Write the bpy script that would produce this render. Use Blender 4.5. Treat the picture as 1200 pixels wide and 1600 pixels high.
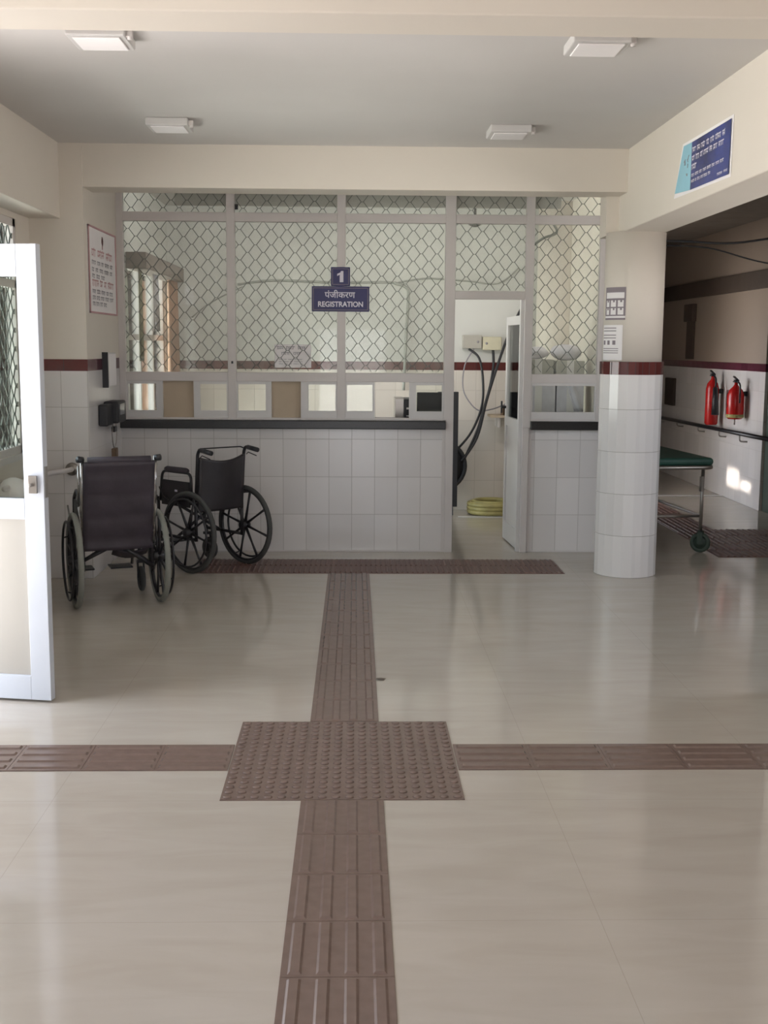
import bpy, math, random
from mathutils import Vector, Matrix
R = math.radians
SC = bpy.context.scene
COL = SC.collection
for o in list(bpy.data.objects):
    bpy.data.objects.remove(o)

# ------------------------------------------------------------------ camera
cam = bpy.data.cameras.new('camera'); camo = bpy.data.objects.new('camera', cam); COL.objects.link(camo)
FPX, PITCH, YAW, ROLL, CH = 1824.66, 0.141222, 0.0253239, 0.0065472, 1.63386
cam.sensor_fit = 'VERTICAL'; cam.sensor_height = 32.0; cam.lens = FPX / 1600 * 32.0
cam.clip_start = 0.05; cam.clip_end = 200
_f = Vector((math.sin(YAW), math.cos(YAW), 0)); _r = Vector((math.cos(YAW), -math.sin(YAW), 0)); _u = Vector((0, 0, 1))
_w = math.cos(PITCH) * _f - math.sin(PITCH) * _u
_u2 = math.cos(PITCH) * _u + math.sin(PITCH) * _f
_r3 = math.cos(ROLL) * _r + math.sin(ROLL) * _u2
_u3 = math.cos(ROLL) * _u2 - math.sin(ROLL) * _r
M = Matrix((_r3, _u3, -_w)).transposed().to_4x4(); M.translation = (0, 0, CH)
camo.matrix_world = M
SC.camera = camo

# ------------------------------------------------------------------ world, exposure, daylight at the openings
SC.view_settings.view_transform = 'Standard'; SC.view_settings.look = 'None'
SC.view_settings.gamma = 1; SC.view_settings.use_curve_mapping = False
SC.view_settings.exposure = 0.1
W = bpy.data.worlds.new('world'); SC.world = W; W.use_nodes = True
nt = W.node_tree; nt.nodes.clear()
tc = nt.nodes.new('ShaderNodeTexCoord'); sx = nt.nodes.new('ShaderNodeSeparateXYZ'); cr = nt.nodes.new('ShaderNodeValToRGB')
bg = nt.nodes.new('ShaderNodeBackground'); wo = nt.nodes.new('ShaderNodeOutputWorld')
nt.links.new(tc.outputs['Generated'], sx.inputs[0])
mr = nt.nodes.new('ShaderNodeMapRange'); mr.inputs[1].default_value = -1; mr.inputs[2].default_value = 1
nt.links.new(sx.outputs[2], mr.inputs[0]); nt.links.new(mr.outputs[0], cr.inputs[0])
e = cr.color_ramp.elements
e[0].position = 0.46; e[0].color = (1.0, 0.955, 0.92, 1)   # sunlit ground outside
e[1].position = 0.52; e[1].color = (0.44, 0.48, 0.54, 1)  # hazy sky
nt.links.new(cr.outputs[0], bg.inputs[0]); nt.links.new(bg.outputs[0], wo.inputs[0])
WORLD_STRENGTH = 12.8
bg.inputs[1].default_value = WORLD_STRENGTH

def area(name, loc, target, sx_, sy_, power, color=(1, 1, 1), portal=False, spread=None):
    l = bpy.data.lights.new(name, 'AREA'); l.shape = 'RECTANGLE'; l.size = sx_; l.size_y = sy_
    l.energy = power; l.color = color
    if spread is not None: l.spread = R(spread)
    if portal: l.cycles.is_portal = True
    o = bpy.data.objects.new(name, l); COL.objects.link(o); o.location = loc
    d = (Vector(target) - Vector(loc)).normalized()
    o.rotation_euler = d.to_track_quat('-Z', 'Z' if abs(d.z) < .9 else 'Y').to_euler()
    return o
# daylight openings: main entrance behind the camera, side doorway, windows, and two unseen openings added for fill
area('entrance_daylight', (-.05, -1.45, 1.02), (-.05, 3, 1.02), 1.1, 2.0, 1, portal=True)
area('side_doorway_daylight', (-2.31, 5.03, 1.22), (0, 5.03, 1.22), .77, 2.4, 1, portal=True)
area('side_window_daylight', (-2.31, 6.8, 1.67), (0, 6.8, 1.67), 2.1, 1.5, 1, portal=True)
area('near_added_opening_daylight', (-2.31, 2.45, 1.67), (0, 2.45, 1.67), 1.3, 1.5, 1, portal=True)  # opening added out of view for more daylight from the left
area('corridor_added_opening_daylight', (4.28, 6.2, 1.55), (0, 6.2, 1.55), 1.6, 1.0, 1, portal=True)  # unseen opening added for fill from the right
area('office_window_daylight', (-1.95, 10.57, 1.28), (0, 10.57, 1.28), 1.9, 2.05, 1, portal=True)
# unseen fill lamp added behind the partition header to brighten the office
area('office_fill_light', (.1, 9.38, 2.74), (.1, 10.9, 2.55), 3.0, .10, 19, color=(1, .97, .95))
# low daylight through the open side door of the far corridor
area('corridor_door_daylight', (2.2, 12.45, 1.0), (4.1, 12.45, 1.0), .9, 1.9, .4, color=(1, .96, .9), spread=70)
area('corridor_sun_gap', (2.25, 12.50, .24), (4.1, 12.50, .24), .20, .40, .45, color=(1, .93, .82), spread=3)
area('corridor_sun_gap', (2.25, 12.08, .2), (4.1, 12.08, .2), .09, .32, .2, color=(1, .93, .82), spread=3)

# ------------------------------------------------------------------ materials
def srgb(h):
    if isinstance(h, str):
        c = [int(h[i:i+2], 16) / 255 for i in (0, 2, 4)]
    else: c = list(h)
    return tuple(x / 12.92 if x <= .04045 else ((x + .055) / 1.055) ** 2.4 for x in c) + (1,)
def newmat(name):
    m = bpy.data.materials.new(name); m.use_nodes = True
    return m, m.node_tree, m.node_tree.nodes['Principled BSDF']
def N(nt, t, **k):
    n = nt.nodes.new(t)
    for a, b in k.items(): setattr(n, a, b)
    return n
def math_(nt, op, a, b=None, c=None):
    n = N(nt, 'ShaderNodeMath', operation=op)
    for i, v in enumerate((a, b, c)):
        if v is None: continue
        if isinstance(v, (int, float)): n.inputs[i].default_value = v
        else: nt.links.new(v, n.inputs[i])
    return n.outputs[0]
def mat(name, col, rough=.5, metal=0, var=.08, scale=6, bump=0, bscale=60, spec=.5, emis=None, coat=0):
    m, nt, b = newmat(name); c = srgb(col)
    g = N(nt, 'ShaderNodeNewGeometry'); no = N(nt, 'ShaderNodeTexNoise'); no.inputs['Scale'].default_value = scale; no.inputs['Detail'].default_value = 4
    nt.links.new(g.outputs['Position'], no.inputs['Vector'])
    r = N(nt, 'ShaderNodeValToRGB'); r.color_ramp.elements[0].position = .3; r.color_ramp.elements[1].position = .7
    r.color_ramp.elements[0].color = tuple(x * (1 - var) for x in c[:3]) + (1,)
    r.color_ramp.elements[1].color = tuple(min(1, x * (1 + var)) for x in c[:3]) + (1,)
    nt.links.new(no.outputs[0], r.inputs[0]); nt.links.new(r.outputs[0], b.inputs['Base Color'])
    b.inputs['Roughness'].default_value = rough; b.inputs['Metallic'].default_value = metal
    b.inputs['Specular IOR Level'].default_value = spec
    b.inputs['Coat Weight'].default_value = coat
    if emis:
        b.inputs['Emission Color'].default_value = srgb(emis[0]); b.inputs['Emission Strength'].default_value = emis[1]
    if bump:
        n2 = N(nt, 'ShaderNodeTexNoise'); n2.inputs['Scale'].default_value = bscale; n2.inputs['Detail'].default_value = 5
        nt.links.new(g.outputs['Position'], n2.inputs['Vector'])
        bp = N(nt, 'ShaderNodeBump'); bp.inputs['Strength'].default_value = bump; bp.inputs['Distance'].default_value = .003
        nt.links.new(n2.outputs[0], bp.inputs['Height']); nt.links.new(bp.outputs[0], b.inputs['Normal'])
    return m
def tilemat(name, col, grout, ua, w, h, rough=.16, uo=0, vo=0, line=.004, tvar=.05, ualine=True, spec=.5):
    """glazed tiles of w x h on a vertical face; ua = horizontal axis index"""
    m, nt, b = newmat(name); c = srgb(col)
    g = N(nt, 'ShaderNodeNewGeometry'); s = N(nt, 'ShaderNodeSeparateXYZ'); nt.links.new(g.outputs['Position'], s.inputs[0])
    u = math_(nt, 'DIVIDE', math_(nt, 'SUBTRACT', s.outputs[ua], uo), w)
    v = math_(nt, 'DIVIDE', math_(nt, 'SUBTRACT', s.outputs[2], vo), h)
    fu = math_(nt, 'FRACT', u); fv = math_(nt, 'FRACT', v)
    lv = math_(nt, 'LESS_THAN', fv, line / h); lu = math_(nt, 'LESS_THAN', fu, line / w)
    ln = math_(nt, 'MAXIMUM', lu, lv) if ualine else lv
    cv = N(nt, 'ShaderNodeCombineXYZ'); nt.links.new(math_(nt, 'FLOOR', u), cv.inputs[0]); nt.links.new(math_(nt, 'FLOOR', v), cv.inputs[1])
    wn = N(nt, 'ShaderNodeTexWhiteNoise'); nt.links.new(cv.outputs[0], wn.inputs['Vector'])
    mx = N(nt, 'ShaderNodeMix', data_type='RGBA'); nt.links.new(wn.outputs['Value'], mx.inputs[0])
    mx.inputs[6].default_value = tuple(x * (1 - tvar) for x in c[:3]) + (1,); mx.inputs[7].default_value = tuple(min(1, x * (1 + tvar)) for x in c[:3]) + (1,)
    m2 = N(nt, 'ShaderNodeMix', data_type='RGBA'); nt.links.new(ln, m2.inputs[0]); nt.links.new(mx.outputs[2], m2.inputs[6]); m2.inputs[7].default_value = srgb(grout)
    nt.links.new(m2.outputs[2], b.inputs['Base Color'])
    b.inputs['Specular IOR Level'].default_value = spec
    rr = math_(nt, 'ADD', math_(nt, 'MULTIPLY', ln, .5), rough); nt.links.new(rr, b.inputs['Roughness'])
    bp = N(nt, 'ShaderNodeBump', invert=True); bp.inputs['Strength'].default_value = .4; bp.inputs['Distance'].default_value = .002
    nt.links.new(ln, bp.inputs['Height']); nt.links.new(bp.outputs[0], b.inputs['Normal'])
    return m
def floormat():
    m, nt, b = newmat('polished_marble_floor')
    g = N(nt, 'ShaderNodeNewGeometry'); s = N(nt, 'ShaderNodeSeparateXYZ'); nt.links.new(g.outputs['Position'], s.inputs[0])
    mp = N(nt, 'ShaderNodeMapping'); mp.inputs['Rotation'].default_value = (0, 0, R(-18)); mp.inputs['Scale'].default_value = (1.0, 4.0, 1)
    nt.links.new(g.outputs['Position'], mp.inputs[0])
    no = N(nt, 'ShaderNodeTexNoise'); no.inputs['Scale'].default_value = 2.2; no.inputs['Detail'].default_value = 8; no.inputs['Distortion'].default_value = .8
    nt.links.new(mp.outputs[0], no.inputs['Vector'])
    r = N(nt, 'ShaderNodeValToRGB'); r.color_ramp.elements[0].position = .3; r.color_ramp.elements[1].position = .68
    r.color_ramp.elements[0].color = srgb('b5aca1'); r.color_ramp.elements[1].color = srgb('bcb4aa')
    nt.links.new(no.outputs[0], r.inputs[0])
    u = math_(nt, 'FRACT', math_(nt, 'DIVIDE', math_(nt, 'ADD', s.outputs[0], .19), .9)); v = math_(nt, 'FRACT', math_(nt, 'DIVIDE', math_(nt, 'ADD', s.outputs[1], .45), .9))
    ln = math_(nt, 'MAXIMUM', math_(nt, 'LESS_THAN', u, .0025), math_(nt, 'LESS_THAN', v, .0025))
    m2 = N(nt, 'ShaderNodeMix', data_type='RGBA'); nt.links.new(math_(nt, 'MULTIPLY', ln, .35), m2.inputs[0]); nt.links.new(r.outputs[0], m2.inputs[6]); m2.inputs[7].default_value = srgb('8f8678')
    nt.links.new(m2.outputs[2], b.inputs['Base Color'])
    b.inputs['Roughness'].default_value = .11; b.inputs['Specular IOR Level'].default_value = .5
    return m
def glassmat(name, tint, ior=1.5, dust=0.0):
    m, nt, b = newmat(name)
    out = nt.nodes['Material Output']; nt.nodes.remove(b)
    gl = N(nt, 'ShaderNodeBsdfGlossy'); gl.inputs['Roughness'].default_value = .03
    tr = N(nt, 'ShaderNodeBsdfTransparent'); tr.inputs[0].default_value = srgb(tint)
    fr = N(nt, 'ShaderNodeFresnel'); fr.inputs[0].default_value = ior
    mx = N(nt, 'ShaderNodeMixShader'); nt.links.new(fr.outputs[0], mx.inputs[0]); nt.links.new(tr.outputs[0], mx.inputs[1]); nt.links.new(gl.outputs[0], mx.inputs[2])
    res = mx.outputs[0]
    if dust:
        df = N(nt, 'ShaderNodeBsdfDiffuse'); df.inputs[0].default_value = srgb('d8d6d0')
        g = N(nt, 'ShaderNodeNewGeometry'); no = N(nt, 'ShaderNodeTexNoise'); no.inputs['Scale'].default_value = 1.6; no.inputs['Detail'].default_value = 5
        nt.links.new(g.outputs['Position'], no.inputs['Vector'])
        m3 = N(nt, 'ShaderNodeMixShader'); nt.links.new(math_(nt, 'MULTIPLY', no.outputs[0], dust * 2), m3.inputs[0])
        nt.links.new(res, m3.inputs[1]); nt.links.new(df.outputs[0], m3.inputs[2]); res = m3.outputs[0]
    nt.links.new(res, out.inputs[0])
    return m

m_floor = floormat()
m_paint = mat('cream_wall_paint', 'd9d1c6', .6, var=.02, scale=1.5, bump=.05, bscale=200)
m_ceil = mat('white_ceiling_paint', 'cecac7', .75, var=.03, scale=1.2, bump=.05, bscale=150)
m_dkbrown = mat('dark_brown_paint', '4c4038', .7)
m_corr = mat('beige_corridor_paint', '9a8b7e', .6, var=.03, scale=1.5)
m_office = mat('pale_office_paint', 'dadad6', .6, var=.02, scale=1.5)
m_tx = tilemat('white_wall_tile_x', 'dbd7d5', 'b3aeaa', 0, .1815, .3, uo=.70, rough=.2)
m_ty = tilemat('white_wall_tile_y', 'dbd7d5', 'b3aeaa', 1, .2, .3, uo=.02, rough=.2)
m_txo = tilemat('cream_wall_tile', 'e3dbd2', 'cdc4ba', 0, .2, .3, rough=.3)
m_tcol = tilemat('white_column_tile', 'e8e5e3', 'b0aba6', 0, .1, .3, ualine=False, rough=.12)
m_bx = tilemat('maroon_band_tile_x', '5e2a28', '3a1c1b', 0, .2, .5, vo=1.3, rough=.15, tvar=.25)
m_by = tilemat('maroon_band_tile_y', '5a2838', '3a1c1b', 1, .2, .5, vo=1.3, rough=.15, tvar=.25)
m_bc = tilemat('maroon_band_tile_column', '5e2a28', '3a1c1b', 0, .05, .5, vo=1.3, rough=.12, tvar=.25)
m_alu = mat('grey_aluminium', 'd0cac7', .5, .03, var=.03, scale=3)
m_aluw = mat('white_aluminium', 'cfccca', .4, .05, var=.02)
m_doorw = mat('white_door_frame', 'c2c6ce', .4, 0, var=.02)
m_doorp = mat('cream_door_panel', 'a5a098', .6, var=.03, scale=2)
m_glass = glassmat('dusty_partition_glass', 'fbfdfa', 1.25, .17)
m_glassc = glassmat('clear_sash_glass', 'fcfefc', 1.25)
m_glassg = glassmat('clear_glass', 'f6faf7')
m_wire = mat('grey_wire', '666b66', .6, .0)
m_granite = mat('black_granite', '221f1f', .3, var=.35, scale=120)
m_tact = mat('brown_tactile_tile', '77645c', .27, var=.07, scale=25)
m_tactd = mat('dark_brown_tactile_tile', '6b5049', .42, var=.07, scale=25)
m_navy = mat('navy_sign', '25265c', .35, var=.05)
m_white = mat('white_lettering', 'd9d6e2', .5, var=.01)
m_tan = mat('tan_board', 'bcab95', .7, var=.04)
m_paper = mat('white_paper', 'efebeb', .8, var=.02)
m_ink = mat('grey_ink', '9a969c', .8)
m_red = mat('red_ink', 'c79ea0', .8)
m_black = mat('black_plastic', '28282c', .45)
m_blackm = mat('black_painted_tube', '2e2c2f', .35, .2)
m_chrome = mat('chrome_tube', 'a9a6a4', .2, .9)
m_steel = mat('brushed_steel', 'a09a94', .3, .8)
m_vinyl = mat('dark_maroon_vinyl', '3f3840', .5, var=.15, scale=9, bump=.3, bscale=30)
m_vinylb = mat('black_vinyl', '2d292c', .4, var=.15, scale=9, bump=.3, bscale=30)
m_tyre = mat('dark_grey_tyre', '4a4a49', .8)
m_tyrel = mat('worn_grey_tyre', '83837c', .8)
m_green = mat('green_vinyl', '2c5248', .5, var=.1, bump=.2)
m_fire = mat('red_enamel', 'b3201f', .25)
m_orange = mat('orange_curtain', 'b08b74', .9, var=.1, scale=4)
m_grey = mat('grey_curtain', '9b928e', .9, var=.08, scale=4)
m_yellow = mat('yellow_hose', 'aba168', .4, var=.15, scale=10)
m_sky = mat('light_blue_print', '8fc4d6', .4, var=.04)
m_pvc = mat('grey_conduit', 'a7aaa4', .5)
m_box = mat('grey_box', 'b9b5ac', .5)
m_boxc = mat('cream_box', 'd3cdb4', .5)
m_bag = mat('white_cloth', 'dedbe4', .9, var=.08, scale=12)
m_bluep = mat('dark_blue_print', '2b3a78', .35, var=.5, scale=4)
m_lilac = mat('lilac_print', '8c8288', .7)
m_dkgreen = mat('dark_green_paint', '3d4a40', .5)
m_brown = mat('brown_card', '7c6653', .8, var=.2, scale=20)
m_lamp = mat('tube_lamp', 'ffffff', .4, emis=('dff4f2', .75))
m_ground = mat('outdoor_ground', 'b8b0a0', .9)
m_leaf = mat('outdoor_leaves', '6a7f5a', .9, var=.3, scale=8)

# ------------------------------------------------------------------ mesh builder
class MB:
    def __init__(s): s.v = []; s.f = []; s.m = []; s.sm = []
    def add(s, vs, fs, mi=0, smooth=False):
        b = len(s.v); s.v += [tuple(v) for v in vs]
        for f in fs: s.f.append(tuple(b + i for i in f)); s.m.append(mi); s.sm.append(smooth)
        return s
    def box(s, x0, x1, y0, y1, z0, z1, mi=0):
        v = [(x, y, z) for x in (x0, x1) for y in (y0, y1) for z in (z0, z1)]
        return s.add(v, [(0, 1, 3, 2), (4, 6, 7, 5), (0, 4, 5, 1), (2, 3, 7, 6), (0, 2, 6, 4), (1, 5, 7, 3)], mi)
    def obox(s, c, ax, ay, az, hx, hy, hz, mi=0):
        c = Vector(c); v = [c + ax * (i * hx) + ay * (j * hy) + az * (k * hz) for i in (-1, 1) for j in (-1, 1) for k in (-1, 1)]
        return s.add(v, [(0, 1, 3, 2), (4, 6, 7, 5), (0, 4, 5, 1), (2, 3, 7, 6), (0, 2, 6, 4), (1, 5, 7, 3)], mi)
    def bar(s, a, b, w, h, up=(0, 0, 1), mi=0):
        a, b = Vector(a), Vector(b); d = (b - a); L = d.length; d.normalize(); up = Vector(up)
        sd = d.cross(up).normalized(); up = sd.cross(d)
        return s.obox((a + b) / 2, d, sd, up, L / 2, w / 2, h / 2, mi)
    def tube(s, pts, r, seg=8, closed=False, mi=0, caps=True):
        P = [Vector(p) for p in pts]; n = len(P); rs = r if isinstance(r, (list, tuple)) else [r] * n
        ref = None; rings = []
        for i in range(n):
            if closed: d = (P[(i + 1) % n] - P[i - 1])
            else: d = (P[min(i + 1, n - 1)] - P[max(i - 1, 0)])
            d.normalize()
            if ref is None: ref = Vector((0, 0, 1)) if abs(d.z) < .9 else Vector((1, 0, 0))
            a = (ref - d * ref.dot(d)).normalized(); b = d.cross(a); ref = a
            rings.append([P[i] + (a * math.cos(2 * math.pi * k / seg) + b * math.sin(2 * math.pi * k / seg)) * rs[i] for k in range(seg)])
        vs = [p for q in rings for p in q]; fs = []
        for i in range(n if closed else n - 1):
            j = (i + 1) % n
            for k in range(seg):
                l = (k + 1) % seg; fs.append((i * seg + k, i * seg + l, j * seg + l, j * seg + k))
        if caps and not closed:
            fs.append(tuple(range(seg))[::-1]); fs.append(tuple((n - 1) * seg + k for k in range(seg)))
        return s.add(vs, fs, mi, True)
    def cyl(s, a, b, r, seg=16, mi=0, r2=None): return s.tube([a, b], [r, r if r2 is None else r2], seg, mi=mi)
    def lathe(s, prof, c=(0, 0, 0), seg=24, mi=0, axis='z', smooth=True):
        c = Vector(c); vs = []; fs = []; n = len(prof)
        for r, z in prof:
            for k in range(seg):
                t = 2 * math.pi * k / seg; p = (r * math.cos(t), r * math.sin(t), z)
                if axis == 'x': p = (z, r * math.cos(t), r * math.sin(t))
                if axis == 'y': p = (r * math.cos(t), z, r * math.sin(t))
                vs.append(c + Vector(p))
        for i in range(n - 1):
            for k in range(seg):
                l = (k + 1) % seg; fs.append((i * seg + k, i * seg + l, (i + 1) * seg + l, (i + 1) * seg + k))
        fs.append(tuple(range(seg))[::-1]); fs.append(tuple((n - 1) * seg + k for k in range(seg)))
        return s.add(vs, fs, mi, smooth)
    def torus(s, c, Rr, r, axis='x', seg=32, rs=8, mi=0, squash=1):
        pts = []
        for k in range(seg):
            t = 2 * math.pi * k / seg; a, b = Rr * math.cos(t), Rr * math.sin(t)
            p = {'x': (0, a, b), 'y': (a, 0, b), 'z': (a, b, 0)}[axis]; pts.append(Vector(c) + Vector(p))
        return s.tube(pts, r, rs, closed=True, mi=mi)
    def grid(s, fn, nu, nv, mi=0, smooth=True):
        vs = [fn(i / nu, j / nv) for i in range(nu + 1) for j in range(nv + 1)]
        fs = [(i * (nv + 1) + j, (i + 1) * (nv + 1) + j, (i + 1) * (nv + 1) + j + 1, i * (nv + 1) + j + 1) for i in range(nu) for j in range(nv)]
        return s.add(vs, fs, mi, smooth)
    def build(s, name, mats, parent=None, bevel=0, solid=0, sub=0, seg=2):
        me = bpy.data.meshes.new(name); me.from_pydata(s.v, [], s.f)
        for m in (mats if isinstance(mats, (list, tuple)) else [mats]): me.materials.append(m)
        me.polygons.foreach_set('material_index', s.m); me.polygons.foreach_set('use_smooth', s.sm); me.update()
        if not all(s.sm):
            pass
        o = bpy.data.objects.new(name, me); COL.objects.link(o)
        if parent is not None: o.parent = parent
        if solid: md = o.modifiers.new('solid', 'SOLIDIFY'); md.thickness = solid; md.offset = 0
        if sub: md = o.modifiers.new('sub', 'SUBSURF'); md.levels = sub; md.render_levels = sub
        if bevel: md = o.modifiers.new('bevel', 'BEVEL'); md.width = bevel; md.segments = seg; md.limit_method = 'ANGLE'; md.angle_limit = R(50)
        return o
def empty(name, loc=(0, 0, 0), rz=0):
    o = bpy.data.objects.new(name, None); COL.objects.link(o); o.location = loc; o.rotation_euler = (0, 0, rz); o.empty_display_size = .1
    return o
def tag(o, label=None, cat=None, group=None, kind=None):
    if label: o['label'] = label
    if cat: o['category'] = cat
    if group: o['group'] = group
    if kind: o['kind'] = kind
    return o
def struct(o, label): return tag(o, label, None, None, 'structure')
def copy_tree(o, parent=None):
    c = o.copy(); COL.objects.link(c)
    if parent is not None: c.parent = parent
    for ch in [x for x in bpy.data.objects if x.parent == o]: copy_tree(ch, c)
    return c
def text(body, parent, mtl, center, xdir, ydir, w, h, name='lettering', ext=.0008):
    cu = bpy.data.curves.new(name, 'FONT'); cu.body = body; cu.size = 1; cu.extrude = 0.01; cu.offset = (.028 if body.isascii() else .012)
    cu.align_x = 'LEFT'; cu.materials.append(mtl)
    o = bpy.data.objects.new(name, cu); COL.objects.link(o)
    bpy.context.view_layer.update()
    bb = [Vector(b) for b in o.bound_box]; x0 = min(b.x for b in bb); x1 = max(b.x for b in bb); y0 = min(b.y for b in bb); y1 = max(b.y for b in bb)
    sx_, sy_ = w / max(x1 - x0, .01), h / max(y1 - y0, .01)
    X = Vector(xdir); Y = Vector(ydir); Z = X.cross(Y)
    org = Vector(center) - X * (x0 + x1) / 2 * sx_ - Y * (y0 + y1) / 2 * sy_
    m = Matrix.Identity(4)
    for i in range(3): m[i][0] = X[i] * sx_; m[i][1] = Y[i] * sy_; m[i][2] = Z[i] * (ext / .01); m[i][3] = org[i]
    dg = bpy.context.evaluated_depsgraph_get()
    me = bpy.data.meshes.new_from_object(o.evaluated_get(dg)); me.name = name; me.transform(m)
    bpy.data.objects.remove(o); t = bpy.data.objects.new(name, me); COL.objects.link(t); t.parent = parent
    return t
def numeral_one(parent, mtl, c, w, h):
    P_ = [(.42, 0), (1, 0), (1, 1), (.62, 1), (.50, .86), (.0, .74), (.0, .55), (.42, .66)]
    vs = [(c[0] + (a - .5) * w, c[1] + d, c[2] + (b - .5) * h) for d in (0, .0012) for a, b in P_]; n = len(P_)
    mb = MB().add(vs, [tuple(range(n)), tuple(range(n, 2 * n))[::-1]] + [(k, k + n, (k + 1) % n + n, (k + 1) % n) for k in range(n)])
    return mb.build('lettering', mtl, parent)
def scrawl(mb, org, X, Y, w, h, n_words, seed, mi=0, off=.0012, fill=.92):
    """illegible script-like marks: a head line with short hanging strokes"""
    rd = random.Random(seed); X = Vector(X); Y = Vector(Y); Z = X.cross(Y); org = Vector(org) + Z * off
    x = 0
    ws = [rd.uniform(.6, 1.6) for _ in range(n_words)]; tot = sum(ws) + .35 * (n_words - 1); k = w * fill / tot
    def q(x0, x1, y0, y1): mb.add([org + X * a + Y * b for a, b in ((x0, y0), (x1, y0), (x1, y1), (x0, y1))], [(0, 1, 2, 3)], mi)
    for ww in ws:
        L = ww * k; t = h * .17
        q(x, x + L, h * .72, h * .72 + t)
        c = x + h * .1
        while c < x + L - h * .1:
            q(c, c + t, 0 + rd.uniform(0, .15) * h, h * .72)
            if rd.random() < .6: yy = h * rd.uniform(.12, .4); q(c - h * .3 if c - h * .3 > x else x, c, yy, yy + t * .9)
            if rd.random() < .25: q(c, c + h * .3, h * .9, h * 1.02)
            c += h * rd.uniform(.42, .62)
        x += L + .35 * k

# ------------------------------------------------------------------ structure
H = 2.965
struct(MB().box(-2.27, 4.25, -1.5, 16.2, -.12, 0).build('floor', m_floor), 'polished beige marble floor of the hospital lobby')
struct(MB().box(-2.27, 4.25, -1.5, 16.2, H, H + .12).build('ceiling', m_ceil), 'flat white painted ceiling over the lobby')
struct(MB().box(2.14, 4.2, -1.5, 16.1, 2.93, 2.962).build('ceiling_corridor_shade', mat('grey_ceiling_shade', '8d857d', .8)), 'added grey ceiling sheet with the corridor shade in its colour')  # separate darker sheet; the corridor's shade is put into its colour
# left wall with a window, a side doorway and a near opening added for light
XL = -2.2
w = MB()
def wl(y0, y1, z0, z1, mi=0): w.box(XL - .07, XL, y0, y1, z0, z1, mi)
wl(-1.5, .7, 0, H); wl(.7, 1.8, 0, H); wl(1.8, 3.1, 0, .92); wl(1.8, 3.1, 2.43, H); wl(3.1, 3.3, 0, H); wl(3.3, 4.65, 0, H); wl(4.65, 5.42, 2.43, H)  # the nearest opening is added, out of view, to let in light
wl(5.42, 5.75, 0, H); wl(5.75, 7.80, 0, .92); wl(5.75, 7.80, 2.43, H); wl(7.80, 8.13, 0, H)
struct(w.build('wall_left', m_paint), 'cream painted side wall with a window, a doorway and an added near opening')
# pilaster at the end of the left wall, tiled to chest height with a maroon band
XP = -1.835
YP = 8.12
w = MB()
w.box(-2.27, XP, YP, 9.32, 1.53, H, 0)
w.box(-2.27, XP, YP, 9.32, 0, 1.45, 1)
w.box(-2.27, XP + .001, YP - .001, 9.32, 1.45, 1.53, 2)
o = struct(w.build('wall_left_end', [m_paint, m_tx, m_bx]), 'cream wall end beside the counter, white tiles below a maroon band')
for p in o.data.polygons:   # the faces looking into the lobby run along y
    if abs(p.normal.x) > .9 and p.material_index == 1: p.material_index = 3
    if abs(p.normal.x) > .9 and p.material_index == 2: p.material_index = 4
o.data.materials.append(m_ty); o.data.materials.append(m_by)
# beams
struct(MB().box(-2.27, -1.99, -1.5, 8.12, 2.47, H + .01).build('beam_left', m_paint, bevel=.006), 'cream ceiling beam along the window wall')
struct(MB().box(1.85, 2.148, -1.5, 8.56, 2.425, H + .01).build('beam_right', m_paint, bevel=.006), 'deep cream ceiling beam ending on the round column')
struct(MB().box(-2.26, 1.852, 8.13, 8.42, 2.68, H + .01).build('beam_back', m_paint, bevel=.004), 'cream ceiling beam in front of the registration partition')
struct(MB().box(-2.26, 1.852, 3.90, 4.15, 2.68, H + .01).build('beam_front', m_paint, bevel=.006), 'cream ceiling beam crossing the lobby overhead')
# round column
CX, CY = 1.975, 8.37
w = MB()
w.lathe([(.209, 1.53), (.209, 2.43)], (CX, CY, 0), 48, 0)
w.lathe([(.222, 0), (.222, 1.445)], (CX, CY, 0), 20, 1, smooth=False)
w.lathe([(.226, 1.445), (.226, 1.535)], (CX, CY, 0), 20, 2, smooth=False)
w.box(1.76, 2.148, CY, 8.58, 2.41, 2.70, 0)
struct(w.build('column', [m_paint, m_tcol, m_bc]), 'round column, white tiles and a maroon band below cream paint')
# front wall around the entrance behind the camera, corridor walls
w = MB(); w.box(.5, 4.25, -1.6, -1.45, 0, H); w.box(-.6, .5, -1.6, -1.45, 1.9, H); w.box(-2.27, -.6, -1.6, -1.45, 0, H)
w.box(2.0, 2.08, -1.5, 5.4, 0, 2.43)  # unseen wall added under the right beam to keep the corridor dark
struct(w.build('wall_front', m_paint), 'cream wall round the main entrance, with an added unseen side wall')
struct(MB().box(-3.5, 3.5, -7, -1.6, -.14, -.03).build('unseen_shade_slab', mat('grey_shade_slab', '8f8a84', .8)), 'unseen grey slab added outside the main entrance to cut bounced light')  # slab added out of view to cut light bouncing up through the entrance
XR = 4.1
w = MB()
w.box(XR, XR + .15, -1.5, 5.4, 0, H, 0); w.box(XR, XR + .15, 5.4, 7.0, 0, 1.05, 0); w.box(XR, XR + .15, 5.4, 7.0, 2.05, H, 0); w.box(XR, XR + .15, 7.0, 10.3, 0, H, 0); w.box(XR, XR + .15, 10.3, 11.65, 2.15, H, 0)  # the gap between these pieces is an unseen opening added for fill
w.box(XR, XR + .15, 11.65, 16.2, 1.48, H, 0); w.box(XR, XR + .15, 11.65, 16.2, 0, 1.40, 1); w.box(XR - .002, XR + .15, 11.65, 16.2, 1.40, 1.48, 2)
struct(w.build('wall_right', [m_corr, m_ty, m_by]), 'far corridor wall, white tiles below a maroon band')
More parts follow.
